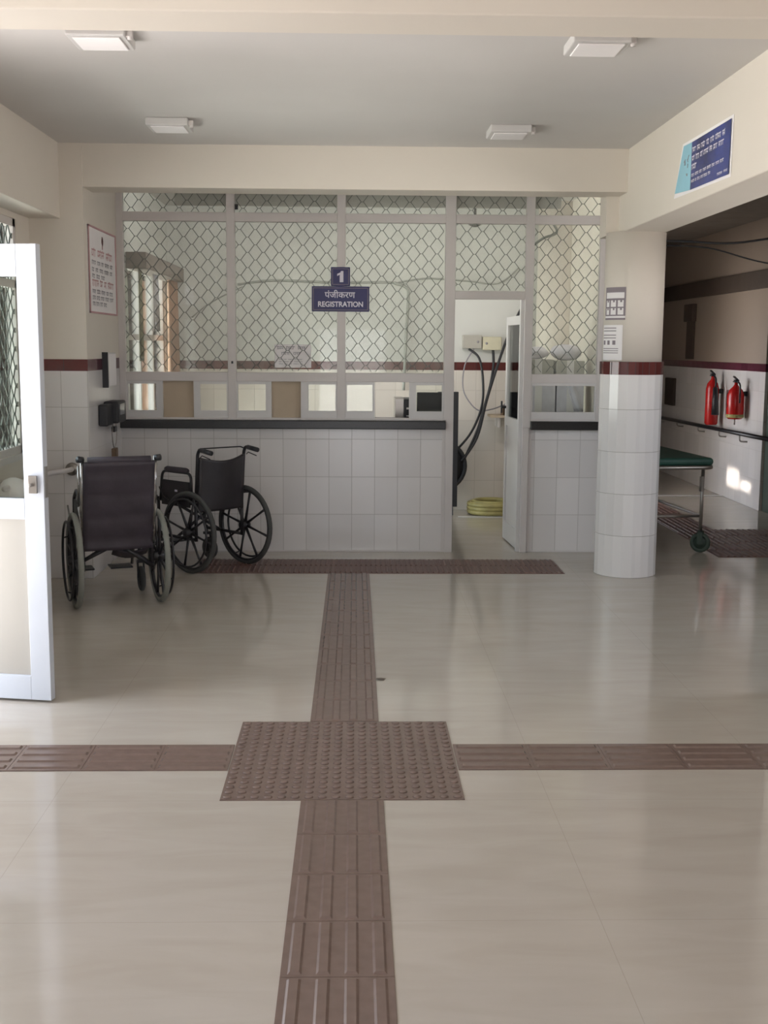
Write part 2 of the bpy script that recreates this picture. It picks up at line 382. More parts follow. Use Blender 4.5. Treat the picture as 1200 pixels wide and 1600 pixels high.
struct(MB().box(XR - .05, XR, 9.8, 16.15, 2.23, 2.41).build('trim_1', m_dkbrown), 'brown ledge running along the corridor wall above head height')
w = MB(); w.box(2.0, 2.15, 9.22, 12.0, 0, H); w.box(2.0, 2.15, 12.0, 12.95, 2.1, H); w.box(2.0, 2.15, 12.95, 16.2, 0, H)
struct(w.build('wall_corridor', m_paint), 'cream wall between the office and the corridor')
struct(MB().box(2.0, 4.25, 16.05, 16.2, 0, H).build('wall_corridor_end', m_paint), 'cream wall closing the end of the corridor')
d3 = empty('door_3', (XR + .03, 10.3, 0)); struct(d3, 'dark green door in the corridor wall')
MB().box(0, .04, 0, 1.35, 0, 2.15).build('leaf', m_dkgreen, d3, bevel=.004)
MB().box(-.012, 0, .15, 1.2, .2, 1.0).box(-.012, 0, .15, 1.2, 1.15, 1.95).build('panel', m_dkgreen, d3, bevel=.004)
# office shell
w = MB()
w.box(XP - .16, 2.0, 11.65, 11.8, 1.48, H, 0); w.box(XP - .16, 2.0, 11.65, 11.8, 0, 1.40, 1); w.box(XP - .16, 2.0, 11.648, 11.8, 1.40, 1.48, 2)
struct(w.build('wall_back', [m_office, m_txo, m_bx]), 'pale office back wall, cream tiles below a maroon band')
w = MB()
w.box(XP - .10, XP, 9.32, 9.62, 0, H); w.box(XP - .10, XP, 11.52, 11.65, 0, H); w.box(XP - .10, XP, 9.62, 11.52, 0, .25); w.box(XP - .10, XP, 9.62, 11.52, 2.3, H)
struct(w.build('wall_office_left', m_office), 'pale office side wall with a bright window')
struct(MB().lathe([(.21, 0), (.21, H)], (1.93, 11.2, 0), 40).build('column_office', m_paint), 'round cream column inside the office')
# office window
o2 = empty('window_2', (XP - .05, 9.62, .25)); struct(o2, 'bright office window behind orange and grey curtains')
f = MB()
for y in (0, .61, 1.24, 1.85): f.box(-.03, .03, y, y + .05, 0, 2.05)
for z in (0, 1.42, 2.0): f.box(-.03, .03, 0, 1.9, z, z + .05)
f.build('window_frame', m_alu, o2); MB().box(-.004, .004, .02, 1.88, .02, 2.03).build('pane', m_glassg, o2)
# lobby window
o1 = empty('window_1', (XL - .035, 5.75, .92)); struct(o1, 'aluminium lobby window with a diamond safety grille')
f = MB()
for y in (0, 1.0, 2.0): f.box(-.03, .03, y, y + .05, 0, 1.51)
for z in (0, 1.07, 1.46): f.box(-.03, .03, 0, 2.05, z, z + .05)
f.build('window_frame', m_alu, o1); MB().box(-.004, .004, .02, 2.03, .02, 1.49).build('pane', m_glassg, o1)
def grille_pts(x0, x1, z0, z1, axis='x', p=.122, q=.0575, fixed=0, r=.0027, fu=0):
    mb = MB(); flat = .009
    nz = int((z1 - z0) / q) + 2
    for k in range(nz):
        za = z1 - k * q
        pts = []; i = math.floor((x0 - fu) / (p / 2)) - 1
        while fu + i * p / 2 <= x1 + p:
            xx = fu + i * p / 2; hi = (i + k) % 2 == 0
            zz = za if hi else za - q
            for s_ in (-flat, flat): pts.append([xx + s_, zz])
            i += 1
        out = []
        # clip to the rectangle
        def inside(a): return x0 <= a[0] <= x1 and z0 <= a[1] <= z1
        dense = []
        for a, b in zip(pts, pts[1:]):
            n = 4 if abs(a[1] - b[1]) > .001 else 1
            for t in range(n): dense.append([a[0] + (b[0] - a[0]) * t / n, a[1] + (b[1] - a[1]) * t / n])
        run = []
        for a in dense + [[1e9, 0]]:
            if inside(a): run.append(a)
            else:
                if len(run) > 1: out.append(run)
                run = []
        for run in out:
            keep = [run[0]] + [run[i] for i in range(1, len(run) - 1) if abs((run[i][0] - run[i-1][0]) * (run[i+1][1] - run[i][1]) - (run[i][1] - run[i-1][1]) * (run[i+1][0] - run[i][0])) > 1e-7] + [run[-1]]
            P = [(a, fixed, b) if axis == 'x' else (fixed, a, b) for a, b in keep]
            mb.tube(P, r, 5, caps=False)
    return mb
g = grille_pts(.05, 2.0, .05, 1.46, 'y', .12, .06, fixed=.02, r=.005); g.build('grille', m_wire, o1)
MB().box(-2.2, -2.185, 5.7, 7.85, .88, .92).build('trim_2', m_aluw); struct(bpy.data.objects['trim_2'], 'white sill edge below the lobby window')

# ------------------------------------------------------------------ front door leaf
d1 = empty('door_1', (-1.385, 5.24, 0), math.atan2(.15, -.82)); struct(d1, 'open white aluminium door with a glass upper half')
DW = .82   # local x runs from the free edge to the hinge, +y is away... towards the camera after rotation
T = .022
MB().box(0, .095, -T, T, .012, 2.065).build('stile', m_doorw, d1, bevel=.002)
MB().box(DW - .095, DW, -T, T, .012, 2.065).build('stile', m_doorw, d1, bevel=.002)
MB().box(.095, DW - .095, -T, T, 1.925, 2.065).build('rail', m_doorw, d1, bevel=.002)
MB().box(.095, DW - .095, -T, T, .012, .125).build('rail', m_doorw, d1, bevel=.002)
MB().box(.095, DW - .095, -T, T, .85, .945).build('rail', m_doorw, d1, bevel=.002)
MB().box(.095, DW - .095, -.006, .006, .945, 1.925).build('glass_pane', m_glassg, d1)
MB().box(.095, DW - .095, -.008, .008, .125, .85).build('panel', m_doorp, d1)
MB().box(.03, .07, T, T + .012, .97, 1.05).cyl((.05, T, 1.01), (.05, T + .04, 1.01), .008).build('latch', m_steel, d1, bevel=.002)
MB().box(-.004, 0, -.012, .012, .95, 1.09).build('lock_plate', m_steel, d1)

# ------------------------------------------------------------------ tactile paving
def tactile(name, x0, x1, y0, y1, bars, label, m, ntx, nty, blister=False, along='y', sp=4, hgt=.0055):
    mb = MB(); mb.box(x0, x1, y0, y1, 0.0, .002)
    tx = (x1 - x0) / ntx; ty = (y1 - y0) / nty
    for i in range(ntx):
        for j in range(nty):
            ax, ay = x0 + i * tx, y0 + j * ty
            # each tile sits a hair proud of the bed, leaving a joint
            mb.box(ax + .0012, ax + tx - .0012, ay + .0012, ay + ty - .0012, .002, .0035)
            if blister:
                n = sp
                for a in range(n):
                    for b in range(n):
                        mb.lathe([(.0165, .0035), (.0145, .0065), (.010, .0085)], (ax + (a + .5) * tx / n, ay + (b + .5) * ty / n, 0), 10, 0)
            else:
                n = sp; L = (ty if along == 'y' else tx); Wd = (tx if along == 'y' else ty)
                bw = Wd / n * .5; s = .0068
                for a in range(n):
                    c = (a + .5) * Wd / n; l0, l1 = .012, L - .012
                    lo = [(c - bw / 2, l0), (c + bw / 2, l0), (c + bw / 2, l1), (c - bw / 2, l1)]
                    hi = [(c - bw / 2 + s, l0 + s), (c + bw / 2 - s, l0 + s), (c + bw / 2 - s, l1 - s), (c - bw / 2 + s, l1 - s)]
                    def P(q, z): return (ax + q[0], ay + q[1], z) if along == 'y' else (ax + q[1], ay + q[0], z)
                    vs = [P(q, .0035) for q in lo] + [P(q, .0035 + hgt) for q in hi]
                    fs = [(0, 1, 5, 4), (1, 2, 6, 5), (2, 3, 7, 6), (3, 0, 4, 7), (4, 5, 6, 7)]
                    if along != 'y': fs = [q[::-1] for q in fs]
                    mb.add(vs, fs)
    o = mb.build(name, m); tag(o, label, 'tactile paving'); return o
SX0, SX1 = -.192, .108
tactile('tactile_strip', SX0, SX1, 1.047, 4.047, 4, 'brown ribbed tactile strip running from the dotted square toward the entrance', m_tact, 1, 10)
tactile('tactile_pad', -.486, .404, 4.05, 4.94, 6, 'brown square of dotted tactile tiles where the guide strips cross', m_tact, 3, 3, blister=True, sp=6)
tactile('tactile_strip', SX0, SX1, 4.945, 8.305, 4, 'brown ribbed tactile strip from the dotted square to the registration counter', m_tact, 1, 11)
tactile('tactile_strip', -2.19, -.49, 4.352, 4.645, 4, 'brown ribbed tactile strip from the dotted square toward the side door', m_tact, 6, 1, along='x')
tactile('tactile_strip', .408, 1.908, 4.352, 4.645, 4, 'brown ribbed tactile strip from the dotted square toward the corridor', m_tact, 5, 1, along='x')
tactile('tactile_strip', -1.17, 1.53, 8.315, 8.865, 4, 'brown ribbed tactile strip lying along the foot of the registration counter', m_tactd, 9, 2, sp=8, hgt=.007)
tactile('tactile_strip', 2.87, 3.25, 9.0, 14.4, 4, 'dark ribbed tactile strip along the corridor beside the green trolley', m_tactd, 1, 18, sp=7, hgt=.007)
tactile('tactile_strip', 3.25, 3.85, 9.0, 10.4, 4, 'dark ribbed tactile patch in front of the dark green door', m_tactd, 2, 4, sp=6, hgt=.007)
struct(MB().box(1.0, 2.0, 11.13, 11.19, 0, .006).build('sun_line_strip_1', m_aluw), 'pale narrow strip standing in for a sun line on the office floor')  # line of sunlight on the floor, modelled as a pale strip
struct(MB().box(2.15, 4.1, 12.79, 12.87, 0, .006).build('sun_line_strip_2', m_aluw), 'pale narrow strip standing in for a sun line on the corridor floor')  # pale strip in place of the sun line across the corridor

def wrap(u, v):
    a = 2 * math.pi * u; t = math.pi * v; k = 1 + .35 * math.sin(3 * a + 4 * t)
    return (.133 + .020 * k * math.sin(t) * math.cos(a), 5.60 + .013 * k * math.sin(t) * math.sin(a), .0012 + .007 * (1 - math.cos(t)) * .5)
tag(MB().grid(wrap, 14, 8).build('paper_scrap', mat('dark_scrap', '6b6259', .8)), 'tiny dark crumpled scrap lying on the polished floor beside the tactile strip', 'litter')

# ------------------------------------------------------------------ registration counter
YF = 9.233
def counter(x0, x1, lx0, lx1, label, post):
    t = empty('registration_counter', ((x0 + x1) / 2, YF, 0)); tag(t, label, 'counter', 'registration counters')
    cx = (x0 + x1) / 2
    MB().box(x0 - cx, x1 - cx, 0, .11, 0, .985).build('tiled_front', m_tx, t)
    b = MB().box(lx0 - cx, lx1 - cx, -.065, .42, .985, 1.052)
    b.build('ledge', m_granite, t, bevel=.006)
    MB().box(x0 - cx + .01, x1 - cx - .01, -.006, 0, 0, .012).build('foot_trim', m_alu, t)
    for px in post: MB().box(px - cx, px - cx + .028, -.012, .12, 0, 1.0).build('edge_strip', m_alu, t)
    return t
counter(XP, .715, XP, .713, 'long white tiled counter with black granite ledge behind the wheelchairs', [.69])
counter(1.375, 1.995, 1.385, 1.995, 'short white tiled counter with black ledge between office door and column', [1.372])

# ------------------------------------------------------------------ glazed partition
P = empty('glazed_partition', (0, YF, 0)); tag(P, 'grey aluminium and glass partition with diamond grille above the registration counter', 'partition')
y0, y1 = -.03, .035
def post(x0, x1, z0, z1, name='mullion', m=None, a=y0, b=y1): return MB().box(x0, x1, a, b, z0, z1).build(name, m or m_alu, P, bevel=.003)
ZT = H
post(XP, -1.785, 1.052, ZT, 'jamb'); post(1.90, 1.975, 1.052, ZT, 'jamb')
mull = [(-.993, -.929), (-.141, -.076)]
for a, b in mull: post(a, b, 1.052, ZT)
post(.696, .776, 0.985 + .07, ZT); post(.716, .776, 0, 1.06, 'door_jamb')
post(1.321, 1.386, 1.0, ZT); post(1.321, 1.375, 0, 1.0, 'door_jamb')
tops = [(-1.785, -.993), (-.929, -.141), (-.076, .696), (.776, 1.321), (1.386, 1.90)]
for i, (a, b) in enumerate(tops):
    post(a, b, 2.572, 2.64, 'transom', a=-.028, b=.033)
    if i != 3: post(a, b, 1.353, 1.423, 'transom', a=-.028, b=.033)
    else: post(a, b, 1.998, 2.062, 'transom', a=-.028, b=.033)
    zlo = 2.062 if i == 3 else 1.423
    MB().box(a, b, .012, .017, zlo, 2.572).build('glass_pane', m_glass, P)
    MB().box(a, b, .012, .017, 2.64, ZT).build('glass_pane', m_glass, P)
    fu = [-1.81, -.955, -.955, .80, 1.36][i]
    g1 = grille_pts(a, b, zlo, 2.572, fixed=-.008, fu=fu); g1.build('grille', m_wire, P)
    grille_pts(a, b, 2.64, ZT - .005, fixed=-.008, fu=fu + .03).build('grille', m_wire, P)
    post(a, b, 1.052, 1.07, 'bottom_track', a=-.028, b=.033) if i != 3 else None
def sash(x0, x1, la, ra, front=False, zb=1.07, zt=1.353, lw=.05, rw=.05):
    y = -.024 if front else .006
    s = MB(); bw = .055
    s.box(x0, x0 + (lw if la else .012), y, y + .026, zb, zt); s.box(x1 - (rw if ra else .012), x1, y, y + .026, zb, zt)
    s.box(x0, x1, y + .001, y + .025, zb, zb + bw); s.box(x0, x1, y + .001, y + .025, zt - .022, zt)
    o = s.build('sliding_sash', m_aluw, P)
    MB().box(x0 + .012, x1 - .012, y + .010, y + .015, zb + bw, zt - .022).build('pane', m_glassc, o)
sash(-1.785, -1.503, False, True, True, rw=.05)
sash(-1.262, -.993, True, False, True, lw=.05); sash(-.929, -.655, False, True, True, rw=.045)
sash(-.425, -.141, True, False, True, lw=.06); sash(-.076, .155, False, True, True, rw=.018)
sash(.425, .696, True, False, True, lw=.055)
sash(1.386, 1.90, False, False, True)
for a, b in ((-1.503, -1.262), (-.655, -.425)): MB().box(a, b, .004, .012, 1.07, 1.353).build('board_panel', m_tan, P)
MB().box(-.925, -.90, -.04, -.028, 2.66, 2.70).cyl((-.91, -.05, 2.68), (-.91, -.028, 2.68), .008).build('latch', m_black, P)
MB().box(-.965, -.95, -.037, -.03, 1.49, 1.51).build('keyhole', m_black, P)

# office door leaf standing open
d2 = empty('door_2', (1.325, YF + .04, 0), R(93)); struct(d2, 'open white office door in the glazed partition')
MB().box(0, .06, -.018, .018, .01, 1.88).build('stile', m_aluw, d2, bevel=.002)
MB().box(.59, .65, -.018, .018, .01, 1.88).build('stile', m_aluw, d2, bevel=.002)
for a, b in ((.01, .16), (.98, 1.05), (1.81, 1.88)): MB().box(.06, .59, -.016, .016, a, b).build('rail', m_aluw, d2)
MB().box(.06, .59, -.005, .005, .16, .98).build('panel', m_aluw, d2); MB().box(.06, .59, -.003, .003, 1.05, 1.81).build('glass_pane', m_glassc, d2)
MB().cyl((.60, .018, 1.13), (.60, .06, 1.13), .012).cyl((.60, .055, 1.08), (.60, .055, 1.18), .008).build('handle', m_black, d2)

MB().box(1.294, 1.321, .0, .06, 0, 1.998).build('door_jamb', m_aluw, P, bevel=.002)

# ------------------------------------------------------------------ signs on the partition
def sign(name, x0, x1, z0, z1, label, texts, rad=.02):
    yy = YF - .03 - .013
    t = empty(name, ((x0 + x1) / 2, yy, (z0 + z1) / 2)); tag(t, label, 'sign')
    hw, hh = (x1 - x0) / 2, (z1 - z0) / 2
    MB().box(-hw, hw, -.002, .012, -hh, hh).build('board', m_navy, t, bevel=.002)
    b = MB(); i = .011; lw = .0035
    for a in ((-hw + i, hw - i, -hh + i, -hh + i + lw), (-hw + i, hw - i, hh - i - lw, hh - i), (-hw + i, -hw + i + lw, -hh + i, hh - i), (hw - i - lw, hw - i, -hh + i, hh - i)):
        b.box(a[0], a[1], -.0035, -.0018, a[2], a[3])
    b.build('border', m_lilac, t)
    for body, cx, cz, w_, h_ in texts:
        if body == '1': numeral_one(t, m_white, (cx, -.0032, cz), w_, h_); continue
        text(body, t, m_white, (cx, -.0032, cz), (1, 0, 0), (0, 0, 1), w_, h_)
sign('number_sign', -.189, -.041, 2.09, 2.234, 'small square navy sign with a white numeral above the registration sign', [('1', -.002, .0, .048, .085)])
sign('registration_sign', -.337, .108, 1.896, 2.088, 'wide navy sign with white Hindi and English lettering on the partition', [('पंजीकरण', -.005, .038, .236, .062), ('REGISTRATION', .0, -.040, .348, .042)])
# notice stuck behind the grille
n = empty('paper_notice', (-.487, YF + .006, 1.55)); tag(n, 'white paper notice stuck on the glass low behind the diamond grille', 'notice')
MB().box(-.143, .143, 0, .001, -.09, .09).build('sheet', m_paper, n)
b = MB(); scrawl(b, (-.125, 0, .050), (1, 0, 0), (0, 0, 1), .24, .028, 3, 3, 0, .0006); scrawl(b, (-.09, 0, .010), (1, 0, 0), (0, 0, 1), .16, .024, 2, 4, 0, .0006)
for k in range(3): scrawl(b, (-.11, 0, -.03 - k * .017), (1, 0, 0), (0, 0, 1), .2, .008, 5, 7 + k, 0, .0006)
b.build('print', m_ink, n)

# ------------------------------------------------------------------ things on the left side wall
po = empty('wall_poster', (XP, 8.66, 2.148)); tag(po, 'framed white poster with red and grey writing on the side wall by the partition', 'poster')
MB().box(0, .008, -.45, .46, -.30, .298).build('sheet', m_paper, po)
b = MB()
for a in ((-.45, .46, -.30, -.288), (-.45, .46, .286, .298), (-.45, -.438, -.3, .298), (.448, .46, -.3, .298)): b.box(.004, .014, *a)
b.build('border', m_red, po)
b = MB(); XD, ZD = (0, 1, 0), (0, 0, 1)
def blk(mb, y, z, w_, h_): mb.box(.0082, .0095, y, y + w_, z, z + h_)
scrawl(b, (.008, -.36, .09), XD, ZD, .74, .06, 3, 21); scrawl(b, (.008, -.36, -.115), XD, ZD, .78, .055, 4, 22)
b.lathe([(.025, .008), (.03, .0095)], (0, .0, .215), 16, 0, 'x'); b.box(.008, .0095, -.012, .012, .16, .25)
b.build('print', m_red, po); b = MB()
for k, (z, n_, w_) in enumerate(((.035, 5, .76), (-.015, 5, .74), (-.06, 3, .45), (-.165, 5, .74), (-.208, 5, .76), (-.25, 4, .5))): scrawl(b, (.008, -.36, z), XD, ZD, w_, .034, n_, 30 + k)
b.build('print', m_ink, po)
sb = empty('switch_box', (XP, 8.72, 1.448)); tag(sb, 'narrow white box fixed over the maroon band beside the poster', 'wall box')
MB().box(.001, .045, -.13, .13, -.125, .125).build('box', m_aluw, sb, bevel=.004); MB().box(.045, .05, -.12, .12, -.115, .115).build('cover', m_paper, sb, bevel=.002)
MB().box(.0, .043, -.137, -.13, -.128, .128).build('dark_edge', m_black, sb)
at = empty('attendance_machine', (XP, 8.60, 1.13)); tag(at, 'black wall device with a padlock hanging below at the counter end', 'wall device')
MB().box(.001, .07, -.2, .0, -.08, .075).build('housing', m_black, at, bevel=.012)
MB().box(.001, .11, -.02, .27, -.07, .09).build('housing', m_black, at, bevel=.014)
MB().box(.11, .113, .03, .20, -.01, .07).build('screen', mat('dark_screen', '3b4652', .15), at)
b = MB(); b.tube([(.05, .06, -.08), (.05, .03, -.15), (.05, .05, -.22), (.05, .09, -.26)], .004, 6); b.tube([(.05, .17, -.08), (.05, .2, -.15), (.05, .17, -.22), (.05, .12, -.26)], .004, 6)
b.build('cord', m_steel, at); MB().box(.035, .065, .06, .16, -.33, -.26).box(.035, .09, .14, .2, -.345, -.33).build('padlock', m_brown, at, bevel=.004)
MB().box(.035, .065, .07, .15, -.14, -.10).build('knot', m_black, at, bevel=.006)
# handrail at the lobby window wall
hr = empty('wall_handrail', (-2.0, 8.1, .775)); tag(hr, 'short steel handrail fixed to the tiled wall end behind the open door', 'handrail')
MB().tube([(.04, .02, 0), (.04, -.05, 0), (.02, -.10, -.002), (-.05, -.22, -.004), (-.09, -.5, -.006), (-.1, -1.1, -.006)], .017, 12).build('rail', m_alu, hr)
MB().cyl((.04, .0, 0), (.04, .019, 0), .045).build('flange', m_steel, hr); MB().tube([(-.1, -1.0, -.01), (-.1, -1.0, -.07), (-.199, -1.0, -.09)], .009).build('bracket', m_steel, hr)
# round white object on ledge behind door glass
le = empty('low_ledge', (-2.185, 6.9, 0)); tag(le, 'low white ledge against the window wall behind the open door', 'ledge')
MB().box(0, .2, -.9, .5, .60, .64).build('top', m_aluw, le, bevel=.004); MB().box(.02, .16, -.88, -.82, 0, .6).build('leg', m_aluw, le); MB().box(.02, .16, .40, .46, 0, .6).build('leg', m_aluw, le)
b = MB(); b.lathe([(.03, 0), (.06, .008), (.082, .035), (.092, .085), (.082, .135), (.055, .168), (.02, .182), (.001, .184)], (-2.09, 7.15, .64), 28)
tag(b.build('white_ball', m_paper), 'round white ball on the low ledge seen through the door glass', 'ball')

# ------------------------------------------------------------------ column posters
def arc_sheet(name, a0, a1, z0, z1, rad, m, parent):
    def fn(u, v):
        t = R(a0 + (a1 - a0) * u); return (rad * math.sin(t), -rad * math.cos(t), z0 + (z1 - z0) * v)
    return MB().grid(fn, 12, 1).build(name, m, parent)
def colposter(label, a0, a1, z0, z1, kind):
    t = empty('column_poster', (CX, CY, 0)); tag(t, label, 'poster')
    arc_sheet('sheet', a0, a1, z0, z1, .2108, m_paper, t)
    b = MB()
    def blk(u0, u1, v0, v1):
        def fn(u, v):
            tt = R(a0 + (a1 - a0) * (u0 + (u1 - u0) * u)); return (.2118 * math.sin(tt), -.2118 * math.cos(tt), z0 + (z1 - z0) * (v0 + (v1 - v0) * v))
        b.grid(fn, max(1, int((u1 - u0) * 12)), 1)
    if kind:
        blk(.0, 1, .84, 1.0); blk(0, .06, .66, .84); blk(.94, 1, .66, .84); blk(0, 1, .60, .66)
        for v in (.40, .16):
            blk(0, 1, v - .04, v)
            for u in (0, .26, .60, .92): blk(u, u + .08, v, v + .20)
            for u in (.10, .42, .74): blk(u + .04, u + .12, v + .14, v + .20)
        blk(0, 1, 0, .06)
    else:
        for v in (.9, .82, .70, .62): blk(.05, .75, v, v + .025)
        for u in (.08, .34, .6): blk(u, u + .13, .44, .56)
        for v in (.32, .26, .20): blk(.05, .85, v, v + .02)
    b.build('print', m_lilac, t)
colposter('grey safety poster with rows of small pictures on the round column', -78, -28, 1.825, 2.05, True)
colposter('pale faded notice just above the maroon band of the round column', -86, -32, 1.545, 1.79, False)

# ------------------------------------------------------------------ banner on the beam
bn = empty('wall_banner', (1.85, 6.4, 2.62)); tag(bn, 'blue printed banner with white writing stuck on the deep beam', 'banner')
X0 = -.006
def quadY(mb, pts, x): mb.add([(x, a - 6.4, b - 2.62) for a, b in pts], [(0, 1, 2, 3)])
b = MB(); quadY(b, [(6.585, 2.497), (5.912, 2.487), (5.905, 2.752), (6.585, 2.752)], X0); b.build('blue_panel', m_bluep, bn)
b = MB(); quadY(b, [(6.90, 2.515), (6.585, 2.497), (6.585, 2.752), (6.75, 2.757)], X0); b.build('light_blue_panel', m_sky, bn)
b = MB(); quadY(b, [(6.93, 2.49), (5.89, 2.472), (5.88, 2.768), (6.78, 2.772)], -.002); b.build('backing_sheet', m_paper, bn)
b = MB(); XB, ZB = (0, -1, 0), (0, 0, 1)
for k, (z, n_, w_, h_) in enumerate(((2.690, 7, .62, .032), (2.645, 7, .61, .032), (2.60, 1, .10, .032), (2.562, 8, .62, .018), (2.530, 6, .38, .018))):
    scrawl(b, (X0, 6.57 - 6.4, z - 2.62), XB, ZB, w_, h_, n_, 50 + k)
scrawl(b, (X0, 6.10 - 6.4, 2.505 - 2.62), XB, ZB, .18, .013, 2, 77)
b.build('lettering', m_white, bn)
b = MB()
for k in range(9):
    rr = random.Random(k); yy = 6.68 + rr.uniform(-.05, .05) - 6.4; zz = 2.62 + rr.uniform(-.05, .05) - 2.62
    b.tube([(X0 - .001, yy, zz), (X0 - .001, yy + rr.uniform(-.03, .03), zz + rr.uniform(.01, .03))], .0022, 4)
b.build('emblem', m_ink, bn)

# ------------------------------------------------------------------ ceiling fixtures
def ceil_light(x, y, label):
    t = empty('ceiling_light', (x, y, H)); tag(t, label, 'ceiling light', 'square ceiling lights')
    MB().box(-.125, .125, -.13, .13, -.045, 0).build('housing', m_aluw, t, bevel=.006)
    MB().box(-.10, .10, -.105, .105, -.052, -.045).build('diffuser', m_paper, t, bevel=.003)
    MB().box(.125, .15, -.10, -.06, -.04, -.012).cyl((.14, -.08, -.05), (.14, -.08, -.012), .012).build('clip', m_alu, t)
for x, y, lb in ((-1.10, 5.30, 'white ceiling light near the overhead beam, above the open white door'), (1.05, 5.30, 'white ceiling light near the overhead beam, on the banner side'),
                 (-1.12, 7.32, 'white ceiling light near the partition, above the wheelchairs'), (.94, 7.42, 'white ceiling light near the partition, on the column side')):
    ceil_light(x, y, lb)

# ------------------------------------------------------------------ wheelchairs
def arc(pts, n=5, rr=.05):
    """round the corners of a polyline"""
    P_ = [Vector(p) for p in pts]; out = [P_[0]]
    for i in range(1, len(P_) - 1):
        a, b, c = P_[i - 1], P_[i], P_[i + 1]; r1 = min(rr, (a - b).length * .45, (c - b).length * .45)
        p0 = b + (a - b).normalized() * r1; p1 = b + (c - b).normalized() * r1
        for k in range(n + 1):
            t = k / n; out.append(p0 * (1 - t) ** 2 + b * 2 * t * (1 - t) + p1 * t * t)
    out.append(P_[-1]); return out
def chair_wheel(root, x, r, side, mtyre, mrim, spokes=8, tw=.016):
    w = MB(); c = (x, 0, r)
    w.torus(c, r - .034, .012, 'x', 40, 8)
    w.lathe([(.012, -.045), (.03, -.04), (.034, 0), (.03, .03), (.012, .045)], c, 16, 0, 'x')
    for k in range(spokes):
        a = 2 * math.pi * (k + .3) / spokes; d = Vector((0, math.cos(a), math.sin(a)))
        w.tube([Vector(c) + d * .025, Vector(c) + d * (r * .5), Vector(c) + d * (r - .036)], [.012, .008, .0105], 6)
    wh = w.build('wheel', mrim, root)
    MB().torus(c, r - .018, tw, 'x', 48, 10).build('tyre', mtyre, wh)
    h = MB(); cx = x + side * .042; h.torus((cx, 0, r), r - .055, .008, 'x', 40, 8)
    for k in range(4):
        a = 2 * math.pi * (k + .3) / 4; d = Vector((0, math.cos(a), math.sin(a)))
        h.cyl(Vector(c) + d * (r - .04), Vector((cx, 0, r)) + d * (r - .055), .005, 6)
    h.build('hand_rim', m_blackm, wh)
